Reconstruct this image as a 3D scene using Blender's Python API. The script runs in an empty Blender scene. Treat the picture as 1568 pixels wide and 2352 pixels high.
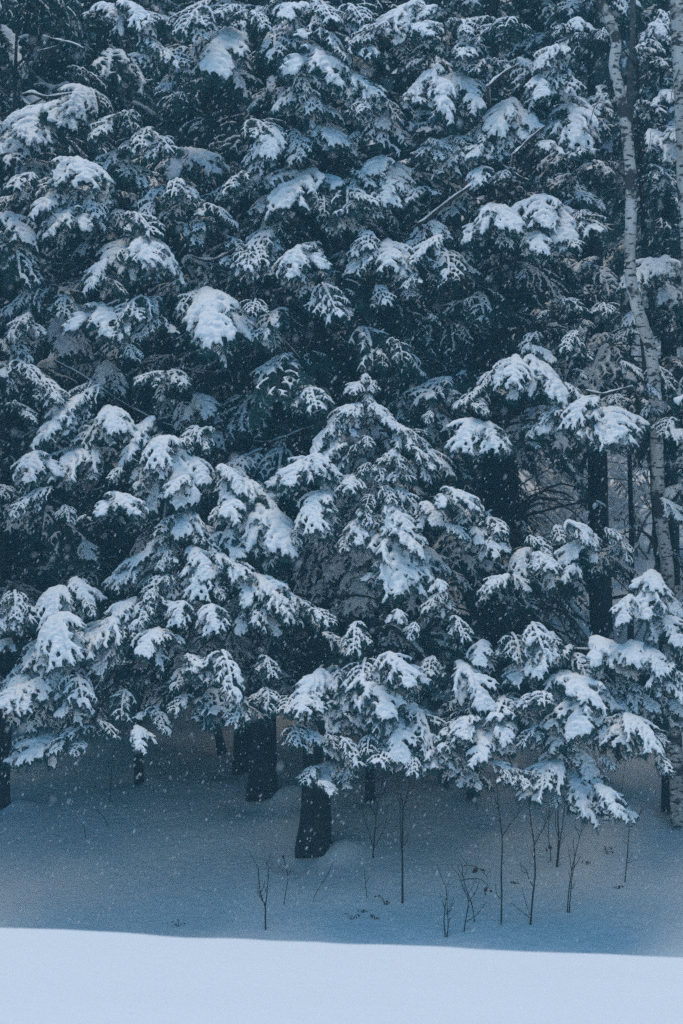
import bpy, bmesh, math, random
import numpy as np
from mathutils import Vector, Matrix, Euler, noise

random.seed(7)
S = bpy.context.scene
COL = S.collection
R = math.radians

# ------------------------------------------------------------------ camera
F = 5470.0                      # focal length in pixels of a 1568 x 2352 picture
PITCH = R(5.06)
cam_d = bpy.data.cameras.new('camera')
cam = bpy.data.objects.new('camera', cam_d)
COL.objects.link(cam)
cam.rotation_euler = (R(90) + PITCH, 0, 0)
cam_d.sensor_fit = 'VERTICAL'
cam_d.sensor_height = 36.0
cam_d.sensor_width = 24.0
cam_d.lens = 36.0 * F / 2352.0
cam_d.clip_start = 0.1
cam_d.clip_end = 2000
cam_d.dof.use_dof = True
cam_d.dof.focus_distance = 29.5
cam_d.dof.aperture_fstop = 2.4
S.camera = cam

# ------------------------------------------------------------------ sky, sun, exposure
SUN_EL, SUN_AZ = R(84), R(190)         # soft high light through cloud
w = bpy.data.worlds.new('World')
S.world = w
w.use_nodes = True
nt = w.node_tree
nt.nodes.clear()
sky = nt.nodes.new('ShaderNodeTexSky')
sky.sky_type = 'NISHITA'
sky.sun_disc = False
sky.sun_elevation = SUN_EL
sky.sun_rotation = SUN_AZ
sky.air_density = 1.0
sky.dust_density = 1.5
sky.ozone_density = 2.0
hs = nt.nodes.new('ShaderNodeHueSaturation')
hs.inputs['Saturation'].default_value = 1.62
hs.inputs['Hue'].default_value = 0.480
bg = nt.nodes.new('ShaderNodeBackground')
bg.inputs['Strength'].default_value = 0.125
wo = nt.nodes.new('ShaderNodeOutputWorld')
nt.links.new(sky.outputs[0], hs.inputs['Color'])
nt.links.new(hs.outputs[0], bg.inputs['Color'])
nt.links.new(bg.outputs[0], wo.inputs['Surface'])

sun_d = bpy.data.lights.new('sun', 'SUN')
sun_d.energy = 1.40
sun_d.angle = R(36)
sun_d.color = (1.0, 0.88, 0.71)
sun = bpy.data.objects.new('sun', sun_d)
COL.objects.link(sun)
sdir = Vector((math.sin(SUN_AZ) * math.cos(SUN_EL), math.cos(SUN_AZ) * math.cos(SUN_EL), math.sin(SUN_EL)))
sun.rotation_euler = sdir.to_track_quat('Z', 'Y').to_euler()
sun.location = (0, 0, 60)

S.view_settings.view_transform = 'Standard'
S.view_settings.look = 'None'
S.view_settings.exposure = 0.05
S.view_settings.gamma = 1
S.view_settings.use_curve_mapping = False
S.render.engine = 'CYCLES'
S.cycles.use_denoising = False
S.cycles.max_bounces = 8
S.cycles.diffuse_bounces = 7
S.cycles.glossy_bounces = 1
S.cycles.transmission_bounces = 1
S.cycles.volume_bounces = 1
S.cycles.use_light_tree = False

# ------------------------------------------------------------------ helpers
CP, SP = math.cos(PITCH), math.sin(PITCH)

def at(px, py, d):
    """world point seen at picture pixel (1568 x 2352 frame) at distance d along +Y"""
    a, b = (px - 784) / F, (1176 - py) / F
    y = CP - b * SP
    z = SP + b * CP
    k = d / y
    return Vector((a * k, d, z * k))

def pix(p):
    y = p[1] * CP + p[2] * SP
    z = -p[1] * SP + p[2] * CP
    return 784 + F * p[0] / y, 1176 - F * z / y

def smooth01(t):
    t = min(1, max(0, t))
    return t * t * (3 - 2 * t)

WELLS = []                                  # (x, y, radius) tree wells, filled below

def ground_z(x, y, wells=True):
    n = noise.noise((x * .13, y * .13, 3.1)) * .16 + noise.noise((x * .45, y * .45, 9.7)) * .07 + noise.noise((x * 1.3, y * 1.1, 2.2)) * .035 + noise.noise((x * 3.1, y * 2.9, 7.2)) * .012
    crest = 16.0 + .25 * math.sin(x * .5 + 1)
    fld = -1.475 - .05 * max(-9, min(9, x)) + noise.noise((x * .3, y * .22, 5.5)) * .035 + noise.noise((x * 1.1, y * .9, 1.5)) * .02 + noise.noise((x * 3.3, y * 2.5, 4.5)) * .006
    if y > crest:
        fld -= .55 * (y - crest) ** 2 / (y - crest + 1.5)
    yy = y if y < 72 else 72 + 14 * (1 - math.exp(-(y - 72) / 14))
    slo = -10.6 + .3 * yy + n
    if y < 32: slo -= .13 * (32 - y) ** 2 / (32 - y + 1.5) - .13 * 4 / 3.5
    elif y < 38: slo += .13 * 4 / 3.5 * smooth01((38 - y) / 6)
    slo += .18 * math.sin(x * .55 + .6) * smooth01((y - 24) / 6) * smooth01((40 - y) / 8)
    k = .5
    m = max(fld, slo)
    z = m + math.log(math.exp((fld - m) / k) + math.exp((slo - m) / k)) * k
    if wells:
        for wx, wy, wr in WELLS:
            q = (x - wx) ** 2 + (y - wy) ** 2
            if q < (wr * 5) ** 2:
                z -= .13 * math.exp(-q / (wr * 1.9) ** 2)
                z += .75 * wr * math.exp(-((x - wx - wr * 1.3) ** 2 + (y - wy + wr * .4) ** 2) / (wr * 1.1) ** 2)
                z -= .35 * wr * math.exp(-((x - wx + wr * 1.0) ** 2 + (y - wy + wr * .9) ** 2) / (wr * .8) ** 2)
    return z

def new_mat(name):
    m = bpy.data.materials.new(name)
    m.use_nodes = True
    t = m.node_tree
    b = t.nodes['Principled BSDF']
    return m, t, b

def snow_mat(name, scale, strength, col=(.88, .90, .92)):
    m, t, b = new_mat(name)
    b.inputs['Base Color'].default_value = (*col, 1)
    b.inputs['Roughness'].default_value = .75
    b.inputs['Specular IOR Level'].default_value = .25
    tc = t.nodes.new('ShaderNodeTexCoord')
    n1 = t.nodes.new('ShaderNodeTexNoise'); n1.inputs['Scale'].default_value = scale
    n1.inputs['Detail'].default_value = 4
    bp = t.nodes.new('ShaderNodeBump'); bp.inputs['Strength'].default_value = strength
    bp.inputs['Distance'].default_value = .03
    t.links.new(tc.outputs['Object'], n1.inputs['Vector'])
    t.links.new(n1.outputs['Fac'], bp.inputs['Height'])
    t.links.new(bp.outputs['Normal'], b.inputs['Normal'])
    return m

def ramp_mat(name, stops, scale, vecscale=(1, 1, 1), bump=.5, bdist=.02, detail=5, rough=.85):
    m, t, b = new_mat(name)
    b.inputs['Roughness'].default_value = rough
    b.inputs['Specular IOR Level'].default_value = .2
    tc = t.nodes.new('ShaderNodeTexCoord')
    mp = t.nodes.new('ShaderNodeMapping'); mp.inputs['Scale'].default_value = vecscale
    n1 = t.nodes.new('ShaderNodeTexNoise'); n1.inputs['Scale'].default_value = scale
    n1.inputs['Detail'].default_value = detail
    rp = t.nodes.new('ShaderNodeValToRGB')
    els = rp.color_ramp.elements
    while len(els) < len(stops):
        els.new(.5)
    for e, (p, c) in zip(els, stops):
        e.position = p
        e.color = (*c, 1)
    bp = t.nodes.new('ShaderNodeBump'); bp.inputs['Strength'].default_value = bump
    bp.inputs['Distance'].default_value = bdist
    t.links.new(tc.outputs['Object'], mp.inputs['Vector'])
    t.links.new(mp.outputs['Vector'], n1.inputs['Vector'])
    t.links.new(n1.outputs['Fac'], rp.inputs['Fac'])
    t.links.new(rp.outputs['Color'], b.inputs['Base Color'])
    t.links.new(n1.outputs['Fac'], bp.inputs['Height'])
    t.links.new(bp.outputs['Normal'], b.inputs['Normal'])
    return m

M_GROUND = snow_mat('snow_ground', 9.0, .6)
M_SNOW = snow_mat('snow_on_boughs', 26.0, .45)
def flake_mat():
    m, t, b = new_mat('snow_flake')
    b.inputs['Base Color'].default_value = (.95, .96, .98, 1)
    b.inputs['Roughness'].default_value = .8
    tr = t.nodes.new('ShaderNodeBsdfTranslucent'); tr.inputs['Color'].default_value = (.95, .96, .98, 1)
    mx = t.nodes.new('ShaderNodeMixShader'); mx.inputs[0].default_value = .6
    t.links.new(b.outputs[0], mx.inputs[1]); t.links.new(tr.outputs[0], mx.inputs[2])
    t.links.new(mx.outputs[0], t.nodes['Material Output'].inputs['Surface'])
    return m
M_FLAKE = flake_mat()
M_BARK = ramp_mat('hemlock_bark', [(.3, (.010, .015, .019)), (.6, (.028, .034, .038)), (.8, (.085, .09, .092))], 11, (1, 1, .18), 1.0, .10)
M_TWIG = ramp_mat('twig_bark', [(.3, (.03, .028, .026)), (.7, (.075, .065, .055))], 30, (1, 1, 1), .3, .01)
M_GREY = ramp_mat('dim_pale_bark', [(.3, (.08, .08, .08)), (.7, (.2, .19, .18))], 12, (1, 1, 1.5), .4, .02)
M_STEM = ramp_mat('sapling_bark', [(.3, (.022, .026, .028)), (.7, (.05, .05, .05))], 40, (1, 1, .3), .3, .01)
M_LEAF = ramp_mat('dry_leaf', [(.3, (.045, .02, .015)), (.7, (.10, .045, .03))], 30)

def needle_mat():
    m, t, b = new_mat('hemlock_needles')
    b.inputs['Roughness'].default_value = .55
    b.inputs['Specular IOR Level'].default_value = .3
    oi = t.nodes.new('ShaderNodeObjectInfo')
    tc = t.nodes.new('ShaderNodeTexCoord')
    n1 = t.nodes.new('ShaderNodeTexNoise'); n1.inputs['Scale'].default_value = 9
    ad = t.nodes.new('ShaderNodeMath'); ad.operation = 'MULTIPLY_ADD'
    ad.inputs[1].default_value = .45
    rp = t.nodes.new('ShaderNodeValToRGB')
    rp.color_ramp.elements[0].position = .2
    rp.color_ramp.elements[0].color = (.005, .048, .058, 1)
    rp.color_ramp.elements[1].position = .85
    rp.color_ramp.elements[1].color = (.016, .088, .098, 1)
    t.links.new(tc.outputs['Object'], n1.inputs['Vector'])
    t.links.new(oi.outputs['Random'], ad.inputs[0])
    t.links.new(n1.outputs['Fac'], ad.inputs[2])
    t.links.new(ad.outputs[0], rp.inputs['Fac'])
    t.links.new(rp.outputs['Color'], b.inputs['Base Color'])
    return m
M_NEEDLE = needle_mat()

def birch_mat():
    m, t, b = new_mat('birch_bark')
    b.inputs['Roughness'].default_value = .7
    tc = t.nodes.new('ShaderNodeTexCoord')
    def nz(scale, vs, detail=3):
        mp = t.nodes.new('ShaderNodeMapping'); mp.inputs['Scale'].default_value = vs
        n = t.nodes.new('ShaderNodeTexNoise'); n.inputs['Scale'].default_value = scale
        n.inputs['Detail'].default_value = detail
        t.links.new(tc.outputs['Object'], mp.inputs['Vector'])
        t.links.new(mp.outputs['Vector'], n.inputs['Vector'])
        return n
    def rmp(n, a, ca, bb, cb):
        r = t.nodes.new('ShaderNodeValToRGB')
        r.color_ramp.elements[0].position = a; r.color_ramp.elements[0].color = (*ca, 1)
        r.color_ramp.elements[1].position = bb; r.color_ramp.elements[1].color = (*cb, 1)
        t.links.new(n.outputs['Fac'], r.inputs['Fac'])
        return r
    base = rmp(nz(3, (1, 1, .7)), .3, (.48, .44, .40), .7, (.74, .71, .67))
    lent = rmp(nz(4, (2.6, 2.6, 6), 4), .54, (0, 0, 0), .60, (1, 1, 1))
    patch = rmp(nz(2.2, (1, 1, 1.3), 6), .55, (0, 0, 0), .60, (1, 1, 1))
    mx = t.nodes.new('ShaderNodeMath'); mx.operation = 'MAXIMUM'
    t.links.new(lent.outputs['Color'], mx.inputs[0]); t.links.new(patch.outputs['Color'], mx.inputs[1])
    mix = t.nodes.new('ShaderNodeMix'); mix.data_type = 'RGBA'
    mix.inputs['B'].default_value = (.05, .045, .045, 1)
    t.links.new(mx.outputs[0], mix.inputs['Factor'])
    t.links.new(base.outputs['Color'], mix.inputs['A'])
    t.links.new(mix.outputs['Result'], b.inputs['Base Color'])
    bp = t.nodes.new('ShaderNodeBump'); bp.inputs['Strength'].default_value = .5; bp.inputs['Distance'].default_value = .02
    bp.invert = True
    t.links.new(mx.outputs[0], bp.inputs['Height'])
    t.links.new(bp.outputs['Normal'], b.inputs['Normal'])
    return m
M_BIRCH = birch_mat()

class MB:
    """collects vertices and faces"""
    def __init__(s):
        s.v, s.f, s.m = [], [], []
    def tube(s, pts, radii, n=6, mat=0, cap=True, wob=0, seed=0):
        pts = [Vector(p) for p in pts]
        base = len(s.v)
        up = Vector((0, 0, 1))
        for i, p in enumerate(pts):
            t = (pts[min(i + 1, len(pts) - 1)] - pts[max(i - 1, 0)])
            t.normalize()
            a = t.cross(Vector((1, 0, 0)) if abs(t.z) > .8 else up)
            a.normalize()
            b = t.cross(a)
            for k in range(n):
                th = 2 * math.pi * k / n
                r = radii[i]
                if wob:
                    r *= 1 + wob * noise.noise((math.cos(th) * 1.3 + seed, math.sin(th) * 1.3, i * .35))
                q = p + (a * math.cos(th) + b * math.sin(th)) * r
                s.v.append(q[:])
        for i in range(len(pts) - 1):
            for k in range(n):
                k2 = (k + 1) % n
                s.f.append((base + i * n + k, base + i * n + k2, base + (i + 1) * n + k2, base + (i + 1) * n + k))
                s.m.append(mat)
        if cap:
            s.f.append(tuple(base + (len(pts) - 1) * n + k for k in range(n))); s.m.append(mat)
            s.f.append(tuple(base + k for k in reversed(range(n)))); s.m.append(mat)
    def mesh(s, name, mats, smooth=True):
        me = bpy.data.meshes.new(name)
        me.from_pydata(s.v, [], s.f)
        for m in mats:
            me.materials.append(m)
        if len(mats) > 1:
            me.polygons.foreach_set('material_index', s.m)
        me.polygons.foreach_set('use_smooth', [smooth] * len(me.polygons))
        me.update()
        return me

def ob(name, data, parent=None, loc=(0, 0, 0)):
    o = bpy.data.objects.new(name, data)
    COL.objects.link(o)
    o.location = loc
    if parent:
        o.parent = parent
    return o

def thing(name, label, cat, loc, group=None):
    o = ob(name, None, None, loc)
    o.empty_display_size = .2
    o['label'] = label
    o['category'] = cat
    if group:
        o['group'] = group
    return o

def bez(a, b, c, n):
    return [a * (1 - t) ** 2 + b * 2 * t * (1 - t) + c * t * t for t in [i / n for i in range(n + 1)]]

# ------------------------------------------------------------------ bough prototypes
ICO = None
def ico():
    global ICO
    if ICO is None:
        bm = bmesh.new()
        bmesh.ops.create_icosphere(bm, subdivisions=1, radius=1)
        ICO = (np.array([v.co[:] for v in bm.verts]), np.array([[v.index for v in f.verts] for f in bm.faces]))
        bm.free()
    return ICO

def skeleton(rng, wide=1.0, droop=.30, fine=True):
    """twig polylines of one hemlock bough 1 m long: base at origin, growing along +Y, drooping at its rim"""
    tw = []                                      # (points, level, position along the bough)
    bend = rng.uniform(-.16, .16)
    pw = rng.uniform(1.8, 2.6)
    def axis(t):
        return np.array([bend * t * t, t, -droop * t ** pw + .03 * math.sin(5 * t)])
    tw.append((np.array([axis(t) for t in np.linspace(0, 1, 14)]), 0, 0.0))
    t, side = .10, rng.choice([-1, 1])
    while t < .97:
        side = -side
        p = axis(t)
        L = (.52 * (1 - t) ** .55 + .10) * rng.uniform(.6, 1.15) * wide
        if t < .3:
            L *= .5 + 1.6 * t
        ang = R(rng.uniform(44, 78))
        lift = rng.uniform(.0, .30)
        dz = rng.uniform(.2, .75)
        pts = []
        for q in np.linspace(0, 1, 7):
            a = ang - .5 * q
            pts.append(p + np.array([side * math.sin(a) * L * q, math.cos(a) * L * q, L * (lift * q - dz * q ** 2.2)]))
        pts = np.array(pts)
        tw.append((pts, 1, t))
        s, sd = .18, rng.choice([-1, 1])
        while s < .98:
            sd = -sd
            i = min(5, int(s * 6)); fr = s * 6 - i
            b0 = pts[i] * (1 - fr) + pts[i + 1] * fr
            d = pts[i + 1] - pts[i]; d = d / np.linalg.norm(d)
            pr = np.array([d[1], -d[0], 0]); pr = pr / (np.linalg.norm(pr) + 1e-6)
            l2 = rng.uniform(.06, .13) * (1.15 - .5 * s)
            a2 = R(rng.uniform(30, 60))
            dr = rng.uniform(.2, 1.2)
            q2 = [b0 + (d * math.cos(a2) + sd * pr * math.sin(a2)) * l2 * u + np.array([0, 0, -dr * l2 * u * u]) for u in (0, .33, .66, 1)]
            tw.append((np.array(q2), 2, t))
            if rng.random() < .55:               # pendulous shoot without snow
                l3 = rng.uniform(.08, .20)
                h = np.array([d[0] * .5 + rng.uniform(-.3, .3), d[1] * .5 + rng.uniform(-.2, .4), -rng.uniform(.5, 1.1)])
                tw.append((np.array([b0 + h * l3 * u + np.array([0, 0, -.02]) for u in (0, .5, 1)]), 3, t))
            s += rng.uniform(.09, .16)
        t += rng.uniform(.045, .080)
    return tw

def remesh(v, f, voxel, name, disp, seed, smooth=2, mat=None):
    me = bpy.data.meshes.new('tmp')
    me.from_pydata(v.tolist(), [], f.tolist())
    o = bpy.data.objects.new('tmp', me)
    COL.objects.link(o)
    md = o.modifiers.new('r', 'REMESH'); md.mode = 'VOXEL'; md.voxel_size = voxel
    if smooth:
        sm = o.modifiers.new('s', 'SMOOTH'); sm.iterations = smooth; sm.factor = .5
    dg = bpy.context.evaluated_depsgraph_get()
    out = bpy.data.meshes.new_from_object(o.evaluated_get(dg))
    bpy.data.objects.remove(o); bpy.data.meshes.remove(me)
    out.name = name
    n = len(out.vertices)
    co = np.empty(n * 3); out.vertices.foreach_get('co', co); co = co.reshape(-1, 3)
    no = np.empty(n * 3); out.vertices.foreach_get('normal', no); no = no.reshape(-1, 3)
    g = np.random.default_rng(seed)
    h = np.zeros(n)
    for k in range(8):
        fr = g.uniform(25, 130); dirv = g.normal(size=3); dirv /= np.linalg.norm(dirv)
        h += np.sin(co @ dirv * fr + g.uniform(0, 6)) / (4 + fr * .05)
    co = co + no * (h * disp)[:, None]
    out.vertices.foreach_set('co', co.ravel())
    out.materials.clear()
    out.materials.append(mat or M_SNOW)
    out.polygons.foreach_set('use_smooth', [True] * len(out.polygons))
    out.update()
    return out

def snow_blobs(tw, rng, cover, rad, flat=.72, pillow=0):
    V, Fc, n0 = [], [], 0
    iv, if_ = ico()
    def blob(c, rx, rz):
        nonlocal n0
        V.append(iv * np.array([rx, rx, rz]) + c)
        Fc.append(if_ + n0)
        n0 += len(iv)
    okl = {}
    for pts, lev, t in tw:
        if lev == 1:
            okl[t] = rng.random() < cover
    for t in rng.sample(sorted(okl), 4):
        okl[t] = True
    for pts, lev, t in tw:
        if lev == 3: continue
        if lev == 0:
            if cover < .55: continue
            a0, a1 = .12, 1.0
            r0, r1 = (.095, .040) if cover > .9 else (.055, .030)
        elif lev == 1:
            if not okl[t]: continue
            a0, a1 = (0.0, 1.0) if cover > .8 else (rng.uniform(.1, .4), rng.uniform(.75, 1))
            r0, r1 = (.066, .018) if cover > .9 else (.044, .018)
        else:
            if not okl.get(t, True) or rng.random() > cover + .1: continue
            a0, a1 = 0.0, rng.uniform(.7, 1.0)
            r0, r1 = (.030, .013) if cover > .9 else (.027, .012)
        if t > 1.5: r0, r1 = r0 * .72, r1 * .85
        seg = np.linalg.norm(np.diff(pts, axis=0), axis=1)
        tot = seg.sum()
        cum = np.concatenate([[0], np.cumsum(seg)]) / tot
        st = max(.35 * rad * (r0 + r1) * .9, .008)
        for u in np.arange(a0, a1 + 1e-6, st / tot):
            p = np.array([np.interp(u, cum, pts[:, k]) for k in range(3)])
            r = (r0 * (1 - u) + r1 * u) * rad * rng.uniform(.8, 1.15)
            if u > .93: r *= .8
            blob(p + np.array([0, 0, r * flat * .75]), r, r * flat * rng.uniform(.85, 1.2))
    if cover > .9:
        for k in range(20):
            a = rng.uniform(.12, .85)
            pts = rng.choice([q for q in tw if q[1] == 1])[0]
            c = pts[0] * (1 - a * .6) + pts[-1] * a * .6
            r = rng.uniform(.03, .06) * rad
            blob(c + np.array([rng.uniform(-.03, .03), rng.uniform(-.03, .03), r * .3]), r, r * .7)
    for k in range(pillow):
        a = rng.uniform(.15, .75)
        r = rng.uniform(.12, .20)
        blob(np.array([rng.uniform(-.12, .12), a, -.3 * a * a + r * .25]), r, r * .7)
    return np.concatenate(V), np.concatenate(Fc)

def needles(tw, rng, dens=1.0, size=1.0):
    """small flat needle blades along every twig, plus the woody twigs"""
    mb = MB()
    for pts, lev, t in tw:
        r0 = (.012, .006, 0, 0)[lev]
        if lev < 2:
            mb.tube(pts[::2] if lev == 0 else pts[[0, 3, 6]], np.linspace(r0, .003, len(pts[::2]) if lev == 0 else 3), 4, 1, False)
    V = []
    g = np.random.default_rng(rng.randrange(10 ** 6))
    for pts, lev, t in tw:
        seg = np.linalg.norm(np.diff(pts, axis=0), axis=1); tot = seg.sum()
        cum = np.concatenate([[0], np.cumsum(seg)])
        n = int(tot / .0052 * dens)
        if lev == 0: n = n // 2
        if n < 2: continue
        u = np.sort(g.uniform(0 if lev else .15 * tot, tot, n))
        p = np.stack([np.interp(u, cum, pts[:, k]) for k in range(3)], 1)
        d = pts[-1] - pts[0]; d = d / np.linalg.norm(d)
        if lev == 3 and dens < .5: continue
        sd = np.where(np.arange(n) % 2 == 0, 1.0, -1.0)[:, None]
        pr = np.cross(d, [0, 0, 1]); pr /= np.linalg.norm(pr) + 1e-6
        dirs = d * g.uniform(.3, 1.0, (n, 1)) + sd * pr * g.uniform(.5, 1.0, (n, 1)) + np.stack([g.normal(0, .15, n), g.normal(0, .15, n), g.normal(-.35, .4, n)], 1)
        dirs /= np.linalg.norm(dirs, axis=1)[:, None]
        ln = g.uniform(.024, .046, (n, 1)) * size
        wv = np.cross(dirs, g.normal(size=(n, 3))); wv /= np.linalg.norm(wv, axis=1)[:, None] + 1e-6
        wd = g.uniform(.004, .008, (n, 1)) * size
        a = p; b = p + dirs * ln * .5 + wv * wd; c = p + dirs * ln; e = p + dirs * ln * .5 - wv * wd
        V.append(np.stack([a, b, c, e], 1).reshape(-1, 3))
    V = np.concatenate(V)
    b0 = len(mb.v)
    mb.v += V.tolist()
    nq = len(V) // 4
    mb.f += [(b0 + 4 * i, b0 + 4 * i + 1, b0 + 4 * i + 2, b0 + 4 * i + 3) for i in range(nq)]
    mb.m += [0] * nq
    return mb

PROTO = {'H': [], 'M': [], 'L': [], 'P': [], 'D': []}
SPEC = {'H': (9, .95, .95, 0, .014), 'M': (9, .80, .80, 0, .012), 'L': (7, .58, .70, 0, .012), 'P': (4, 1.0, 1.4, 5, .018), 'D': (6, .34, .62, 0, .012)}
for kind, (cnt, cover, rad, pil, vox) in SPEC.items():
    for i in range(cnt):
        rng = random.Random(hash((kind == 'H') * 1 + (kind == 'M') * 2 + (kind == 'L') * 3 + (kind == 'P') * 4 + (kind == 'D') * 5) * 100 + i)
        tw = skeleton(rng, rng.uniform(.85, 1.2), rng.uniform(.14, .40))
        for q in range({'H': 2, 'M': 2, 'L': 2, 'P': 1, 'D': 1}[kind]):
            sub = skeleton(rng, rng.uniform(.8, 1.1), rng.uniform(.2, .5))
            sc_, ya = rng.uniform(.42, .62), R(rng.choice((-1, 1)) * rng.uniform(15, 65))
            Mq = np.array(Euler((R(rng.uniform(-22, 2)), R(rng.uniform(-18, 18)), ya), 'XYZ').to_matrix()) * sc_
            oq = np.array([rng.uniform(-.12, .12), rng.uniform(.05, .50), rng.uniform(-.20, -.04)])
            tw += [(p_ @ Mq.T + oq, l_, t_ + 2 + q * 2) for p_, l_, t_ in sub]
        v, f = snow_blobs(tw, rng, cover, rad, .74, pil)
        sm = remesh(v, f, vox, 'bough_snow', .011, i + 11)
        mb = needles(tw, rng)
        fo = mb.mesh('bough_needles', [M_NEEDLE, M_TWIG], False)
        PROTO[kind].append((fo, sm))

# ------------------------------------------------------------------ trees: positions
#  key: (px at base, d, radius, height, lean dx, crown reach)
TREES = {
    'T1': (722, 30.0, .19, 12.6, .10, 3.0), 'T2': (603, 31.7, .185, 13.2, -.1, 3.0), 'T3': (556, 32.9, .12, 12.5, -.2, 2.6),
    'T4': (320, 32.7, .06, 9.0, -.25, 2.2), 'T5': (510, 34.0, .065, 3.75, -.85, 1.4), 'T6': (3, 31.9, .11, 12.6, -.2, 3.0),
    'T7': (1083, 31.4, .062, 8.5, .1, 2.2), 'T8': (1535, 31.4, .095, 12.2, -.1, 2.4), 'T9': (1165, 36.0, .36, 16.0, -.1, 3.6),
    'T10': (1387, 35.2, .19, 14.0, .15, 3.0), 'T11': (1449, 38.0, .055, 10.0, .1, 1.5), 'T12': (14, 36.0, .12, 16.0, 0, 2.6),
    'Y1': (850, 31.4, .06, 0, 0, 1.3),
}
LABEL = {
    'T1': 'nearest thick hemlock at centre, bare trunk base above the slope, heavy snowy boughs above',
    'T2': 'hemlock with a thick dark trunk just left of and behind the nearest trunk',
    'T3': 'hemlock half hidden behind the left edge of a thicker trunk, base a little higher upslope',
    'T4': 'thin straight hemlock standing alone left of the paired trunks, snowy boughs low over its base',
    'T5': 'small leaning hemlock with a rounded tent of heavy snow, thin trunk behind the paired trunks',
    'T6': 'tall hemlock cut by the left edge of the picture, snowy boughs along its right side',
    'T7': 'thin hemlock right of centre under broad drooping snowy boughs near the saplings',
    'T8': 'dark trunked hemlock immediately beside the base of the leaning birch',
    'T9': 'thickest dark trunk, behind the young tree and left of the pale gap in the forest',
    'T10': 'dark hemlock trunk between the pale forest gap and the leaning birch',
    'T11': 'very thin dark hemlock close behind the trunk right of the pale gap',
    'T12': 'dim dark hemlock at the upper left corner behind the bare twiggy branches',
    'Y1': 'young hemlock with a pointed snowy top standing clear in the centre of the picture',
}
POS = {}
for k, (px, d, r, h, ln, cr) in TREES.items():
    x = at(px, 1700, d).x
    POS[k] = Vector((x, d, 0))
    WELLS.append((x, d, r + .06))
BIRCH = [(1562, 31.0), (1640, 32.5)]
for px, d in BIRCH:
    WELLS.append((at(px, 1700, d).x, d, .15))
for k, p in POS.items():
    p.z = ground_z(p.x, p.y, False) - .10

# ------------------------------------------------------------------ ground
def grid_axis(segs):
    out = []
    for a, b, st in segs:
        n = max(1, int(round((b - a) / st)))
        out += [a + (b - a) * i / n for i in range(n)]
    return out + [segs[-1][1]]
xs = grid_axis([(-140, -20, 12), (-20, -7, 1.0), (-7, 7, .11), (7, 20, 1.0), (20, 140, 12)])
ys = grid_axis([(-60, 4, 6), (4, 14, .3), (14, 18, .1), (18, 25, .3), (25, 36, .1), (36, 60, .5), (60, 110, 2), (110, 230, 12)])
gv = [(x, y, ground_z(x, y)) for y in ys for x in xs]
nx = len(xs)
gf = [(j * nx + i, j * nx + i + 1, (j + 1) * nx + i + 1, (j + 1) * nx + i) for j in range(len(ys) - 1) for i in range(nx - 1)]
me = bpy.data.meshes.new('ground')
me.from_pydata(gv, [], gf)
me.materials.append(M_GROUND)
me.polygons.foreach_set('use_smooth', [True] * len(me.polygons))
g = ob('ground', me)
g['kind'] = 'structure'
g['label'] = 'snow covered bank in front and wooded snowy hillside behind'

# ------------------------------------------------------------------ trees: roots and trunks
ROOT, AXIS = {}, {}
for k, (px, d, r, h, ln, cr) in TREES.items():
    p = POS[k]
    if k == 'Y1':
        h = at(835, 850, d - 2.1).z - p.z
        ln = at(838, 860, d - 2.1).x - p.x
    t = thing('young_hemlock' if k in ('Y1', 'T5') else 'hemlock_tree', LABEL[k], 'hemlock', p,
              'young hemlocks' if k in ('Y1', 'T5') else 'hemlocks on the slope')
    ROOT[k] = t
    n = 22
    sd = random.uniform(0, 50)
    yl = -2.1 if k == 'Y1' else (-4.6 if k == 'T5' else (2.2 if h > 12 else 0))
    def ax(u, p=p, h=h, ln=ln, sd=sd, yl=yl):
        return Vector((ln * u + .05 * (noise.noise((u * 4, sd, 0)) - noise.noise((0, sd, 0))), .04 * (noise.noise((u * 4, sd, 5)) - noise.noise((0, sd, 5))) + (yl * (u * u if h < 7 else u)), h * u))
    AXIS[k] = (ax, h)
    us = [0, .008, .018, .03, .05] + [.05 + .95 * (i + 1) / n for i in range(n)]
    mb = MB()
    pts, rad = [], []
    for u in us:
        z = h * u
        fl = 1 + .16 * math.exp(-max(0, z - .1) / .28)
        pts.append(ax(u)); rad.append(max(.008, r * (1 - u * .93) * (fl if r > .05 else 1 + .2 * (fl - 1))))
    mb.tube(pts, rad, 26 if r > .1 else 10, 0, True, .2, sd)
    ob('trunk', mb.mesh('trunk', [M_BARK]), t)

def trunk_at(k, z):
    """local point of the trunk axis at world height z"""
    ax, h = AXIS[k]
    u = min(.98, max(.02, (z - POS[k].z) / h))
    return ax(u)

CNT = {k: 0 for k in TREES}

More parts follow.
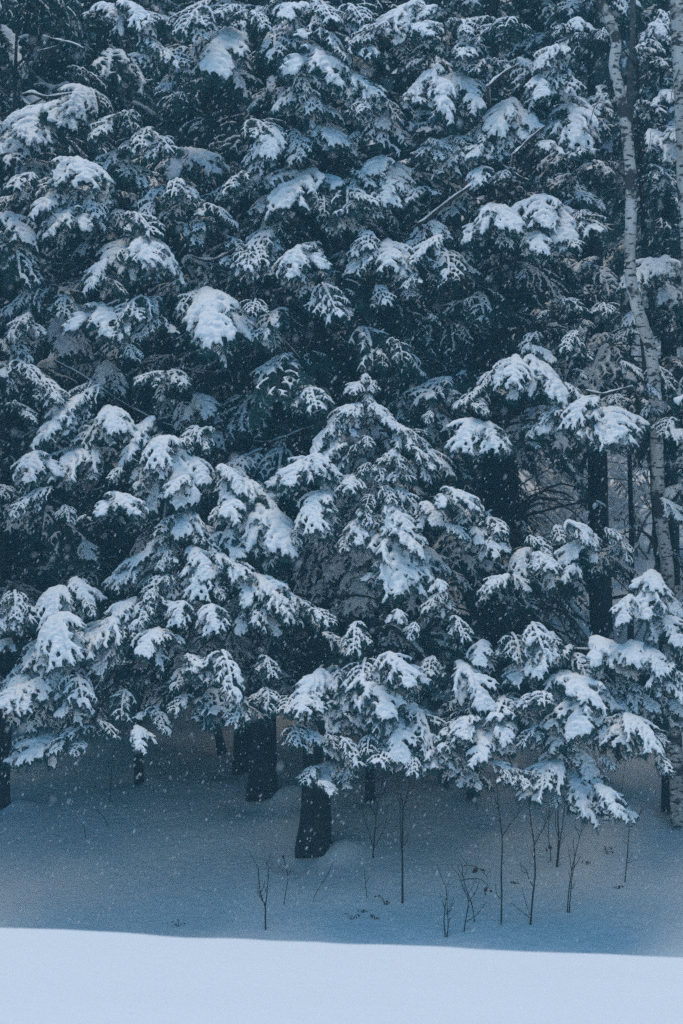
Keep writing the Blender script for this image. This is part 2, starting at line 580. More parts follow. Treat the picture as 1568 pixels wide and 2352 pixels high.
def add_bough(k, kind, loc, yaw, pitch, roll, sc, limb=True, idx=None):
    """a bough of tree k. loc = world base of the bough; +Y of the bough points to `yaw` (0 = towards the camera, + to the right)"""
    rng = random
    fo, sm = PROTO[kind][rng.randrange(len(PROTO[kind])) if idx is None else idx]
    rot = Euler((pitch, roll, math.pi + yaw), 'XYZ')
    t = ROOT[k]
    o = ob('bough', fo, t, Vector(loc) - POS[k])
    o.rotation_euler = rot
    mir = rng.choice([-1, 1])
    o.scale = (sc * mir * rng.uniform(1.0, 1.28), sc * rng.uniform(.9, 1.1), sc)
    s = ob('snow_load', sm, o)
    CNT[k] += 1
    if limb:
        a = Vector(loc) - POS[k]
        dist = math.hypot(a.x - trunk_at(k, loc.z).x, a.y)
        tz = loc.z - .05 + .12 * dist * rng.uniform(-.6, 1)
        b = trunk_at(k, tz)
        mid = (a + b) / 2 + Vector((rng.uniform(-.1, .1), rng.uniform(-.1, .1), .14 * dist))
        mb = MB()
        mb.tube(bez(b, mid, a, 6), [max(.006, .026 * min(1, dist / 2) * (1 - .12 * i)) for i in range(7)], 5)
        ob('limb', mb.mesh('limb', [M_TWIG]), t)
    return o

DARK = [(720, 570, 1050, 850), (0, 1190, 310, 1350), (380, 150, 600, 300), (550, 840, 760, 990), (0, 0, 190, 130), (940, 640, 1230, 830), (1460, 450, 1568, 590), (520, 1440, 780, 1560), (930, 1050, 1130, 1180), (1000, 1360, 1250, 1470), (400, 480, 530, 560), (620, 350, 800, 400), (300, 1120, 620, 1195), (560, 1000, 700, 1090), (1215, 1030, 1400, 1200)]
def dark(px, py):
    return any(a < px < c and b < py < e for a, b, c, e in DARK)

# ------------------------------------------------------------------ boughs read off the photograph: x y width kind[s] [heading]
HAND = """
60 310 110 Ps;130 265 110 Hs;190 225 80 Hs;20 335 80 Ms;250 25 70 H;310 30 90 H;345 40 60 M;440 40 80 M;528 22 60 M;590 38 55 M;675 25 80 H;750 30 75 M;530 110 125 H;630 90 80 M;680 95 60 M;750 85 85 M
350 105 95 M;395 125 75 M;405 160 55 M;385 198 50 M;418 218 35 L;750 150 115 H;690 175 80 M;740 250 95 M;725 210 85 M;600 290 75 M;620 325 80 H;675 310 50 M
90 290 120 Hs;175 225 70 Ms;265 280 90 M;325 310 80 M;370 330 65 M 30;255 365 80 M;305 395 70 M;460 370 115 Hs;50 415 90 M;180 395 110 H;120 450 115 H;225 445 85 H;170 455 60 M;20 465 65 M
40 515 85 H;140 510 100 H;220 480 60 M;275 500 60 M 25;325 505 80 M 35;400 430 70 M;360 455 75 M -20;425 440 75 M 20;550 410 75 M;500 485 65 M;465 510 60 M;435 530 55 M
685 425 140 H;690 460 60 H;745 465 55 M;770 505 60 M;270 580 85 H -20;225 625 70 H -25;345 575 110 H 25;295 555 60 M;40 585 100 L;70 570 80 L;260 650 50 L;330 640 45 L
540 555 45 M;585 575 80 M;575 597 65 M;670 600 85 H;645 615 50 M;685 620 50 M;715 565 50 M;460 620 80 Hs;150 695 65 M;65 685 75 M;25 715 55 M;50 740 65 M;35 770 65 M
250 735 100 H;300 705 80 M;285 750 55 M;350 745 70 M;440 685 70 M;480 715 140 H 10;500 760 95 H 15;615 735 90 M;585 700 50 M;745 700 100 M;145 760 95 Hs
15 800 60 M;45 810 50 M;60 850 75 M;20 860 40 M;350 865 60 M;395 865 60 M;245 860 70 Hs;295 800 50 M;50 940 60 M;150 950 110 H;165 975 60 M;200 910 80 M;260 960 90 H 20;115 890 70 M
65 1070 80 H -20;185 1050 110 H;105 1055 50 M;210 1085 35 M;265 1085 40 M;320 1000 90 H;370 1050 90 H;380 1095 140 H;325 1105 60 M;445 1095 75 H 25;415 1135 60 H
285 1155 80 H;340 1145 35 M;95 1135 60 M;45 1165 50 M;15 1125 50 M;155 1175 40 M;187 1190 25 M;465 930 70 Hs 25;505 980 70 Hs 30;450 1025 80 M;570 955 60 Ms;715 905 80 M
600 1070 70 Ps;640 1020 55 Ms;525 1095 70 H;550 1135 110 H;615 1200 120 H 20;500 1170 40 M
425 1200 90 H;450 1215 60 M;365 1245 60 H -30;535 1265 60 P;480 1250 60 M 30;320 1290 90 H -25;295 1325 70 H -30;375 1280 50 M;450 1285 80 H;460 1325 80 H;520 1295 90 H 15
370 1340 70 Ms;565 1345 100 H 25;615 1350 100 H 35;420 1405 50 Hs;490 1415 60 H;500 1360 40 M;330 1395 80 M -20;280 1405 90 H -35;240 1460 110 H -30;280 1450 60 M;355 1470 80 H;240 1510 60 H -10
590 1420 70 H 20;640 1390 80 H 30;700 1395 80 M 40;735 1410 50 M 40;125 1380 75 H;175 1355 60 H;200 1390 40 M;35 1380 60 M;55 1410 60 M;10 1420 40 H;10 1480 40 H
125 1455 100 H;100 1500 80 H -10;115 1535 70 H;60 1550 80 H -20;450 1525 70 M;420 1545 50 M;525 1535 90 M 20;620 1525 50 M;200 1260 50 Hs;765 1470 60 M
50 1600 80 H -20;85 1580 60 H;165 1690 60 M;105 1720 90 H;185 1715 40 M;185 1580 80 M;170 1615 60 H;85 1650 50 M;20 1630 50 M;320 1690 50 H;365 1645 50 M;280 1610 60 L;240 1670 50 L
415 1610 50 M;500 1610 90 M 15;550 1630 50 M;480 1655 40 L;620 1600 50 M 20
813 25 80 M;928 40 110 H;983 25 60 H;968 65 80 H 20;1063 55 60 M;1083 85 60 Hs;1128 65 70 M;1168 50 60 L;818 105 90 M 15;848 70 60 M;923 105 50 M;1003 140 70 Hs 15;993 100 60 M;1078 115 80 M 10;1103 145 50 M;1143 145 50 M
813 150 70 Hs;828 195 75 H;983 185 80 H;1023 210 110 H;1063 200 90 H 20;1083 235 60 M;953 225 45 H;858 265 60 H 20;833 235 60 M;893 240 60 M;813 310 30 M;1208 150 55 P;1258 125 70 H;1283 150 70 M;1233 195 70 H;1278 200 50 H
1323 55 45 H;1288 65 50 M;1318 90 60 M;1383 75 40 M;1323 240 80 P;1313 280 110 H;1273 290 70 H -30;1378 285 60 M 20;1373 250 50 M;1153 270 110 H;1143 295 80 H;1183 290 60 H 20;1108 310 40 M -30;1103 345 70 H;1153 345 60 M
1258 335 50 H;1308 345 40 M;1338 340 35 M;1053 360 70 H;1033 345 90 H -10;978 350 70 M -30;1003 330 50 M;1058 320 50 M;873 380 70 P;898 400 90 H 10;838 410 60 M;808 425 50 M;883 435 70 H;918 420 60 M;958 440 50 M;863 465 60 H;813 470 30 M
1103 400 50 H;1153 400 50 M;1173 450 70 Ms;1143 495 100 H;1133 520 60 H -15;1248 475 90 H;1273 500 110 H 10;1303 515 70 H 20;1198 520 70 M;1223 555 70 H;1223 572 50 H;1333 490 40 M;1313 555 50 M;1348 610 30 M;1338 455 60 M 20
798 515 60 H;848 550 60 M;838 595 60 H;898 585 90 H 10;918 610 50 H;978 530 70 M;998 520 40 H;993 565 60 H;1033 595 80 M 20;958 590 40 M;1023 645 30 M;943 640 40 M;1058 545 50 Ms;873 675 60 M;938 670 40 M;793 710 30 M;993 730 30 L;1208 625 35 L
1508 65 50 Hs;1503 100 40 M;1523 140 40 M;1533 220 50 H;1493 245 60 Ms;1518 325 80 H 20;1523 395 60 M;1553 305 50 H;1478 115 50 M 30;1518 610 70 P;1483 620 70 H;1523 655 90 H;1558 610 50 P;1383 380 50 Ms 20;1453 725 45 H;1388 705 45 M;1248 720 30 L;1308 695 45 L;1348 740 30 M
1223 780 50 M;1313 775 60 M;1438 760 50 M;1235 810 60 H;1178 850 80 H -15;1243 860 100 H;1228 880 60 H;1443 845 40 H;1333 855 30 M;1078 915 50 M;1093 935 40 M;988 955 30 M;923 935 60 Ms;1083 990 80 H;1133 1000 80 H 15;1223 1000 40 M;1223 1035 30 M
1283 955 50 M;1338 950 80 H;1323 970 110 H;1398 980 110 H 10;1363 1015 50 H;1413 1005 70 H;1438 1030 30 H;1318 900 60 M;1408 935 50 M;1493 935 50 M;1503 895 40 H;1518 855 60 M;1533 975 50 M;1558 1000 50 H
838 866 26 Hy;818 890 40 Hy -30;853 882 35 My 30;848 915 30 My;858 940 45 Hy 20;813 940 50 Hy -20;780 950 50 Hy -35;750 1000 80 Hy -30;765 1040 70 Hy;793 960 60 Hy -10;888 965 50 Hy 25;918 990 60 Hy 30;953 1000 60 My 35;948 1040 80 Hy 20;993 1050 70 Hy 35;973 1075 50 Hy 20
803 1110 60 Hy;928 1085 60 My;908 1055 60 My;700 1080 100 H -20;670 1085 70 H -30;725 1065 60 H;740 1150 80 H -15;715 1185 80 H -10;685 1225 50 M;883 1125 60 My;923 1140 70 My;908 1185 80 Hy;818 1220 70 Hy;793 1240 50 My;918 1235 110 Hy;913 1275 140 Hy;948 1290 80 Hy 15;883 1325 50 Hy;933 1315 60 Hy;993 1285 80 My 30;1053 1325 50 My 40
845 1010 40 My;840 1075 45 Ly;850 1150 50 Ly;835 1180 60 My;870 1080 50 My
988 1175 60 H;1053 1145 80 H;1078 1180 70 M;1043 1220 50 H;1093 1225 50 H;1123 1255 50 H;1143 1205 70 M 30;1013 1345 35 H;998 1380 70 M;918 1415 35 H;953 1445 35 M;1053 1435 50 M;1193 1285 60 H;1193 1335 40 H;1143 1340 60 H;1248 1290 60 H;1263 1325 50 H;1233 1235 50 M
1323 1205 60 H;1333 1250 90 H;1313 1310 40 H;1383 1265 50 M;1433 1245 50 M 30;1403 1210 40 M;1283 1210 50 M;1378 1155 20 M;1498 1335 76 P;1493 1375 95 H;1433 1395 70 H -35;1523 1430 90 H;1538 1485 40 H;1548 1130 60 Hs;1538 1165 50 H
1398 1500 100 P;1393 1525 80 H;1448 1500 70 P;1503 1515 70 H;1528 1545 60 M;1228 1465 80 M;1193 1485 70 M;1108 1495 50 H;1248 1495 80 H;1203 1535 60 H;1283 1510 70 M;833 1535 60 M;908 1535 80 H;983 1530 60 M;813 1455 60 M
720 1580 90 H;700 1615 60 H;665 1610 60 M -20;715 1670 40 M;725 1705 60 H;750 1785 80 H -25;710 1785 50 M -35;745 1815 40 H;765 1700 40 M;813 1585 90 H;858 1590 110 H;848 1615 90 H;898 1650 90 H 15;793 1650 60 H;918 1690 80 H 15;978 1665 90 M 30;993 1710 90 H 20;1013 1745 60 H 20;948 1750 60 M;883 1735 60 M;803 1720 60 M;843 1710 50 L;938 1600 70 M;798 1770 50 M
1083 1567 100 H;1063 1615 60 M;1038 1685 60 M;1068 1665 60 H;1103 1720 80 H -10;1053 1770 60 H -20;1078 1812 40 H;1128 1700 90 H;1113 1650 70 M;1153 1625 90 M;1183 1625 60 M;1153 1680 60 H;1213 1660 70 H;1143 1780 40 H;1263 1680 70 H;1283 1715 60 M;1218 1705 50 M
1308 1580 110 H 10;1318 1625 100 H;1338 1670 60 H;1323 1760 80 H 20;1263 1800 100 H;1198 1805 60 M;1333 1795 80 M 30;1338 1842 110 H 25;1398 1855 80 H 35;1278 1855 40 M;1393 1770 40 M 30;1418 1875 60 H 40;1248 1605 60 M;1378 1595 60 H;1393 1630 60 H;1458 1602 60 H;1453 1575 50 M;1423 1675 70 H;1463 1670 80 H 20;1448 1730 50 M;1523 1750 50 M 30;1503 1690 40 M;1543 1580 50 H;1553 1625 50 H
"""
BIRCH_LINE = [(1366, -60), (1378, 0), (1398, 40), (1415, 100), (1409, 150), (1423, 210), (1438, 300), (1448, 400), (1449, 500), (1446, 575), (1450, 650), (1465, 710),
              (1479, 755), (1493, 800), (1502, 870), (1506, 950), (1508, 1020), (1510, 1085), (1515, 1175), (1527, 1260), (1533, 1325), (1540, 1500), (1548, 1700), (1562, 1905)]
def birch_px(py):
    for (xa, ya), (xb, yb) in zip(BIRCH_LINE, BIRCH_LINE[1:]):
        if py <= yb:
            return xa + (xb - xa) * (py - ya) / (yb - ya)
    return 1562
def tent(px, py):
    return 1170 < py < 1520 and abs(px - 430 - .25 * max(0, py - 1300)) < 70 + (py - 1180) * .85 and px > 215
def depth(px, py):
    pts = [(-50, 30.8), (400, 30.3), (850, 29.3), (1200, 28.4), (1450, 27.7), (1900, 27.2)]
    for (a, da), (b, db) in zip(pts, pts[1:]):
        if py <= b:
            return da + (db - da) * (py - a) / (b - a)
    return 27.2

REACH = {'T1': 2.2, 'T2': 2.6, 'T3': 2.6, 'T4': 2.0, 'T5': 0, 'T6': 2.4, 'T7': 2.0, 'T8': 1.6, 'T9': 2.6, 'T10': 2.0, 'T11': 0, 'T12': 0, 'Y1': 0}
def nearest_tree(p, px, py):
    if tent(px, py):
        return 'T5'
    best, bd = None, 1e9
    for k in TREES:
        if not REACH[k]: continue
        if POS[k].z + AXIS[k][1] < p.z + .6: continue
        q = abs(p.x - POS[k].x) + .35 * abs(POS[k].y - p.y)
        q = q / REACH[k]
        if CNT[k] > 80: q *= 1.25
        if q < bd: best, bd = k, q
    return best

for line in HAND.strip().split('\n'):
    for e in line.split(';'):
        q = e.split()
        px, py, wd, kd = float(q[0]), float(q[1]), float(q[2]), q[3]
        a = R(float(q[4])) if len(q) > 4 else R(random.uniform(-52, 52))
        d = depth(px, py) + random.uniform(-.3, .3)
        if py < 830 and abs(px - birch_px(py)) < 75: d += .7
        if abs(px - 727) < 60: d = min(d, 29.5 + max(0, (1660 - py)) / F * 30 / 15.5 * 2.2)
        k = None
        if kd.endswith('s'):
            d += 1.2
        kind = kd[0]
        if kd.endswith('y'):
            k = 'Y1'
            d = 29.25 - 1.0 * min(1, max(0, (py - 860) / 420)) * math.cos(min(1.4, abs(px - 842) / 170))
        wm = wd / F * d
        kk = k or ('T5' if tent(px, py) else None)
        if kk:
            cx, y0, y1, hw = cone[kk]
            a = R(max(-58, min(58, 66 * (px - cx) / (40 + hw * (py - y0) / (y1 - y0))))) + R(random.uniform(-12, 12))
            pitch = -R(random.uniform(18, 42))
            wm *= .92
            if kk == 'T5': d = 28.6 - 1.1 * min(1, max(0, (py - 1180) / 330)) * math.cos(a)
        sc = wm / (.90 if kind != 'P' else 1.15) * (1.3 if py < 1400 else 1.42 if py < 1740 else 1.2)
        pitch = -R(random.uniform(6, 28))
        if 1170 < px < 1450 and 930 < py < 1045: py -= 14; wd *= .8
        if 1170 < px < 1450 and 1195 < py < 1270: py += 14; wd *= .8
        if 300 < px < 480 and 1000 < py < 1145: py -= 22; wd *= .88
        if px < 800 and py > 1770: wd *= .9; py -= 10
        if py > 1690 and 1000 < px < 1450: py -= 22; wd *= .92
        cone = {'Y1': (842, 860, 1320, 200), 'T5': (430, 1180, 1530, 290)}
        cpos = at(px, py, d)
        rot = Euler((pitch, 0, math.pi + a), 'XYZ').to_matrix()
        loc = cpos - rot @ Vector((0, .52, -.10)) * sc
        k = k or nearest_tree(cpos, px, py)
        add_bough(k, kind, loc, a, pitch, R(random.uniform(-12, 12)), sc)
        if kind in 'HM' and random.random() < (1 if kk else .85 if py > 1100 else .8) and CNT[k] < 292 and 55 < wd and not dark(px, py) and not (px > 1420 and 1300 < py < 1420) and not (py > 1740 and px < 800):
            a2 = a + R(random.uniform(-40, 40))
            off = Vector((random.uniform(-.45, .45) * wm, random.uniform(-.05, .25), random.uniform(-.28, .12) * wm + (.12 * wm if py > 1650 else 0)))
            add_bough(k, random.choice('MMML'), loc + off, a2, pitch - R(random.uniform(-8, 14)), R(random.uniform(-15, 15)), sc * random.uniform(.7, .95), False)

# ------------------------------------------------------------------ boughs that fill the crowns behind them
EDGE = [(-200, 1740), (100, 1735), (250, 1690), (330, 1650), (400, 1625), (480, 1635), (560, 1600), (640, 1640), (700, 1700), (800, 1750), (950, 1750),
        (1010, 1740), (1060, 1800), (1200, 1800), (1330, 1840), (1430, 1850), (1480, 1740), (1568, 1690), (1800, 1690)]
def edge(px):
    for (a, ya), (b, yb) in zip(EDGE, EDGE[1:]):
        if px <= b:
            return ya + (yb - ya) * (px - a) / (b - a)
    return 1690
HOLES = [(1215, 1030, 1400, 1200), (1435, 1050, 1525, 1310), (1255, 1375, 1372, 1470), (690, 1330, 860, 1420), (1100, 1010, 1235, 1190),
         (1360, 1060, 1470, 1200), (1420, 1300, 1470, 1490), (0, 60, 130, 270), (1395, 0, 1470, 700)]
def free(px, py, m):
    if py > edge(px) - m: return False
    for x0, y0, x1, y1 in HOLES:
        if x0 - m * .8 < px < x1 + m * .8 and y0 - m * .5 < py < y1 + m * .8: return False
    return True

def in_young(px, py):
    return 845 < py < 1400 and abs(px - 843) < 35 + (py - 845) * .42
GOLD = R(137.5)
for k, (px0, d, r, h_, ln, cr) in TREES.items():
    if k in ('T11', 'Y1', 'T5'): continue
    ax, h = AXIS[k]
    base = POS[k]
    z = base.z + (1.2 if h < 7 else 1.5)
    i = 0
    az = random.uniform(0, 6)
    top = base.z + h - .3
    n_f = 0
    while z < top:
        az += GOLD
        u = (z - base.z) / h
        reach = cr * max(.12, (1 - u) ** .65) * random.uniform(.75, 1.1)
        a = (az + math.pi) % (2 * math.pi) - math.pi          # 0 = towards the camera
        if k in ('Y1', 'T5'): reach = 1.25 * max(.10, (1 - u) ** .9) * random.uniform(.7, 1.05)
        if abs(a) < R(125):
            b0 = ax(u)
            dirv = Vector((math.sin(a), -math.cos(a), 0))
            tip = b0 + dirv * reach + Vector((0, 0, -.22 * reach))
            mid = b0 + dirv * reach * .55 + Vector((0, 0, .12 * reach))
            pts = bez(b0, mid, tip, 8)
            q = pix(base + tip)
            if free(q[0], q[1], 40) and all(free(*pix(base + w_), 4) for w_ in pts[2:]):
                mb = MB()
                mb.tube(pts, [max(.007, .03 * (reach / 3) * (1 - .1 * j)) for j in range(9)], 5)
                ob('limb', mb.mesh('limb', [M_TWIG]), ROOT[k])
            ns = max(2, int(reach / .42))
            for j in range(ns):
                f = .25 + .75 * (j + .8) / ns
                pt = base + pts[min(8, int(f * 8))]
                side = (-1 if j % 2 else 1) * random.uniform(.25, .9) if j < ns - 1 else random.uniform(-.2, .2)
                sc = random.uniform(.55, .95) * (.75 if h < 7 else 1)
                q = pix(pt + Vector((math.sin(a + side), -math.cos(a + side), -.3)) * sc * .5)
                if not free(q[0], q[1], sc * .42 / d * F): continue
                if CNT[k] > 298: continue
                deep = pt.y - depth(*q)
                if deep < -.25: continue
                kind = random.choice('DDLL' if dark(*q) else ('DLMM' if deep > .8 else 'MMMMLH'))
                if k != 'Y1' and in_young(*q) and pt.y < 31.8: continue
                if k != 'T5' and tent(q[0], q[1]) and pt.y < 31.5: continue
                add_bough(k, kind, pt, a + side, -R(random.uniform(5, 30)), R(random.uniform(-15, 15)), sc, False)
        z += (random.uniform(.10, .19) if pix(base + ax(u))[1] > -260 else random.uniform(.5, .8)) if h > 7 else .10


# ------------------------------------------------------------------ the two young trees: boughs in a cone round their own stems
def cone_tree(k, prof, n, zlo, top=1.0):
    ax, h = AXIS[k]
    for i in range(n):
        u = 1 - (i + .5) / n
        z = zlo + (POS[k].z + h - .05 - zlo) * u
        b0 = trunk_at(k, z) + POS[k]
        py = pix(b0)[1]
        rad = np.interp(py, [p[0] for p in prof], [p[1] for p in prof]) / F * b0.y
        a = ((i * GOLD + math.pi) % (2 * math.pi) - math.pi) * .62
        L = max(.14, rad * random.uniform(.8, 1.12))
        pitch = -R(random.uniform(20, 36) + 16 * u)
        kind = random.choice('HHHM') if u < .9 else 'M'
        if L > .6:
            # a long bough carries its snow in two or three fans along its limb
            for f, s in ((.05, .62), (.42, .60)):
                off = Vector((math.sin(a), -math.cos(a), -math.tan(-pitch) * .8)) * L * f
                add_bough(k, kind, b0 + off, a + R(random.uniform(-22, 22)), pitch, R(random.uniform(-12, 12)), L * s * 1.05, False)
        else:
            add_bough(k, kind, b0, a, pitch, R(random.uniform(-12, 12)), L, False)
cone_tree('Y1', [(850, 16), (900, 45), (960, 85), (1050, 140), (1200, 185), (1330, 215)], 62, at(840, 1290, 29.8).z)
cone_tree('T5', [(1170, 30), (1200, 90), (1250, 140), (1330, 195), (1450, 265)], 46, at(440, 1430, 30.2).z)

# ------------------------------------------------------------------ large bare limbs with a line of snow
def snow_strip(pts, rad, name='limb_snow'):
    mb = MB()
    n = 7
    P = [Vector(p) for p in pts]
    prof = [(-1.0, .1), (-.8, .65), (-.35, 1.15), (.2, 1.25), (.7, .8), (1.0, .15), (0, -.1)]
    for i, p in enumerate(P):
        t = P[min(i + 1, len(P) - 1)] - P[max(0, i - 1)]
        t.normalize()
        sd = t.cross(Vector((0, 0, 1)))
        if sd.length < .1: sd = Vector((1, 0, 0))
        sd.normalize()
        e = min(1, .25 + 1.5 * min(i, len(P) - 1 - i) / max(1, len(P) / 3))
        q = max(.05, .6 + 1.1 * noise.noise((i * .45, rad * 90, p.x * 3)))
        for a, b in prof:
            mb.v.append((p + sd * a * rad * e * 1.1 + Vector((0, 0, 1)) * (b * rad * 1.3 * e * q + rad * .35))[:])
    for i in range(len(P) - 1):
        for k in range(n):
            k2 = (k + 1) % n
            mb.f.append((i * n + k, i * n + k2, (i + 1) * n + k2, (i + 1) * n + k))
    mb.f.append(tuple(range(n - 1, -1, -1))); mb.f.append(tuple((len(P) - 1) * n + k for k in range(n)))
    return mb.mesh(name, [M_SNOW])

def dense(pts, m=4):
    out = []
    P = [Vector(p) for p in pts]
    for i in range(len(P) - 1):
        p0, p1, p2, p3 = P[max(0, i - 1)], P[i], P[i + 1], P[min(len(P) - 1, i + 2)]
        for j in range(m):
            t = j / m
            out.append(.5 * ((2 * p1) + (p2 - p0) * t + (2 * p0 - 5 * p1 + 4 * p2 - p3) * t * t + (3 * p1 - p0 - 3 * p2 + p3) * t ** 3))
    return out + [P[-1]]

LIMBS = [  # tree, depth, thickness px, snow, pixel path from the trunk end outwards
    ('T4', 30.0, 5, 1, [(125, 830), (185, 862), (240, 898), (280, 925), (325, 950), (380, 975), (428, 986)]),
    ('T2', 30.3, 5, 1, [(740, 975), (700, 986), (650, 1006), (600, 1016), (550, 1000), (515, 975)]),
    ('T9', 30.0, 9, 1, [(960, 515), (985, 500), (1023, 470), (1063, 440), (1095, 421)]),
    ('T9', 30.2, 6, 1, [(1110, 345), (1153, 380), (1185, 402), (1215, 416)]),
    ('T1', 30.2, 9, 1, [(720, 850), (690, 830), (650, 785), (585, 747), (545, 735)]),
    ('T9', 29.8, 8, 1, [(1120, 200), (1153, 172), (1190, 150)]),
    ('T9', 29.6, 7, 1, [(1180, 355), (1205, 330), (1250, 292)]),
    ('T8', 29.0, 7, 1, [(1450, 890), (1425, 896), (1383, 906), (1345, 898)]),
    ('T8', 28.0, 10, 1, [(1420, 1512), (1363, 1500), (1318, 1494)]),
    ('T1', 29.3, 12, 1, [(900, 1440), (935, 1468), (958, 1490), (976, 1515)]),
    ('T3', 30.4, 7, 1, [(560, 560), (520, 585), (480, 600), (440, 590)]),
    ('T9', 31.0, 7, 1, [(990, 330), (940, 350), (890, 362), (865, 372)]),
    ('T9', 35.4, 5, 0, [(1383, 1146), (1340, 1150), (1288, 1147), (1233, 1141)]),
    ('T9', 35.2, 3, 0, [(1213, 1103), (1263, 1076), (1313, 1036)]),
    ('T9', 35.3, 2.2, 0, [(1213, 1060), (1250, 1055), (1300, 1062)]),
    ('T9', 35.6, 2.2, 0, [(1213, 1130), (1255, 1118), (1300, 1112), (1345, 1124)]),
    ('T9', 35.1, 2.2, 0, [(1213, 1170), (1250, 1155), (1275, 1160)]),
    ('T10', 34.9, 2.6, 0, [(1390, 1082), (1350, 1062), (1320, 1040)]),
    ('T10', 34.9, 2.2, 0, [(1388, 1125), (1340, 1095), (1300, 1080), (1285, 1050)]),
    ('T10', 34.8, 2.2, 0, [(1388, 1180), (1345, 1165), (1310, 1172)]),
    ('T10', 34.9, 2.6, 0, [(1395, 1098), (1453, 1105), (1503, 1116)]),
    ('T10', 34.9, 2.2, 0, [(1395, 1060), (1440, 1066), (1505, 1078)]),
    ('T11', 37.9, 2.6, 0, [(1449, 1160), (1480, 1168), (1512, 1172)]),
    ('T11', 37.9, 2.2, 0, [(1449, 1225), (1480, 1230), (1512, 1238)]),
    ('T9', 35.0, 3, 0, [(1190, 1400), (1235, 1425), (1290, 1440), (1330, 1470)]),
    ('T1', 30.0, 3, 0, [(730, 1385), (790, 1395), (850, 1388), (880, 1402)]),
    ('T1', 30.1, 2.5, 0, [(730, 1402), (790, 1412), (840, 1378)]),
]
for k, d, th, sn, path in LIMBS:
    pts = dense([at(x, y, d + .12 * math.sin(i * 1.7)) - POS[k] for i, (x, y) in enumerate(path)], 4)
    zz = trunk_at(k, pts[0].z + POS[k].z - .3)
    r = th / F * d / 2
    root = bez(zz, (zz + pts[0]) / 2 + Vector((0, 0, .1)), pts[0], 4)[:-1]
    al = root + pts
    mb = MB()
    mb.tube(al, [r * (1.25 - .75 * i / len(al)) for i in range(len(al))], 7, 0, True, .15)
    l = ob('limb', mb.mesh('limb', [M_TWIG]), ROOT[k])
    if sn:
        ob('limb_snow', snow_strip([p + Vector((0, 0, r * .4)) for p in al[2:]], r * 1.15), l)

# ------------------------------------------------------------------ birches
def birch(name, label, line, dfun, w0, w1, group=None, cat='birch', mat=None):
    base = None
    pts = [at(x, y, dfun(y)) for x, y in line][::-1]
    base = pts[0].copy()
    gz = ground_z(base.x, base.y) - .08
    pts[0].z = gz
    base = pts[0].copy()
    t = thing(name, label, cat, base, group)
    pl = dense([p - base for p in pts], 4)
    n = len(pl)
    rad = []
    for i in range(n):
        u = i / (n - 1)
        rad.append((w0 * (1 - u) + w1 * u) / 2 / F * 29.5 * (1 + .3 * math.exp(-u * 30)) * (1 + .05 * math.sin(i * 2.1)))
    mb = MB()
    mb.tube(pl, rad, 16, 0, True, .10, 3)
    ob('trunk', mb.mesh('trunk', [mat or M_BIRCH]), t)
    return t, base
tb, bb = birch('birch_tree', 'leaning birch with white bark and dark rings running down the right side', BIRCH_LINE, lambda y: 28.0 + 3.0 * smooth01((y - 100) / 1800), 33, 22, 'birches at the right')
TW = [[(1400, 50), (1420, 75), (1432, 100), (1440, 118)], [(1412, 105), (1385, 95), (1350, 90), (1310, 92)], [(1412, 110), (1440, 130), (1462, 140), (1490, 148)],
      [(1432, 260), (1400, 245), (1375, 235), (1362, 255), (1355, 290)], [(1422, 200), (1390, 180), (1372, 150)], [(1448, 400), (1470, 385), (1488, 352), (1495, 300)],
      [(1440, 310), (1475, 270), (1500, 215), (1512, 150)], [(1500, 830), (1530, 800), (1550, 760)]]
def ramp_r(n, a, b):
    return [a + (b - a) * i / (n - 1) for i in range(n)]
for q in TW:
    d0 = 28.0 + 3.0 * smooth01((q[0][1] - 100) / 1800)
    p = dense([at(x, y, d0 - .02 * i) - bb for i, (x, y) in enumerate(q)], 3)
    mb = MB(); mb.tube(p, ramp_r(len(p), .0085, .003), 5)
    ob('twig', mb.mesh('twig', [M_STEM]), tb)
t2, b2 = birch('birch_tree', 'thick pale birch cut by the right edge of the picture at the top', [(1553, -60), (1558, 40), (1564, 150), (1574, 400), (1588, 700), (1604, 1100), (1612, 1500), (1620, 1880)],
      lambda y: 29.0 + 2.0 * smooth01((y - 100) / 1800), 46, 36, 'birches at the right')
for q in [[(1553, 70), (1535, 85), (1520, 110), (1512, 140)], [(1551, 10), (1530, 20), (1516, 8)], [(1560, 160), (1545, 200), (1540, 240)]]:
    p = dense([at(x, y, 28.9) - b2 for x, y in q], 3)
    mb = MB(); mb.tube(p, ramp_r(len(p), .008, .003), 5)
    ob('twig', mb.mesh('twig', [M_STEM]), t2)
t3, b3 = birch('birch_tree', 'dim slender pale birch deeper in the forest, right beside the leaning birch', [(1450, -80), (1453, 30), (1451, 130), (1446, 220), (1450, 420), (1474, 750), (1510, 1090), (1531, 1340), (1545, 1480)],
      lambda y: 33.2, 19, 15, 'birches at the right', mat=M_GREY)

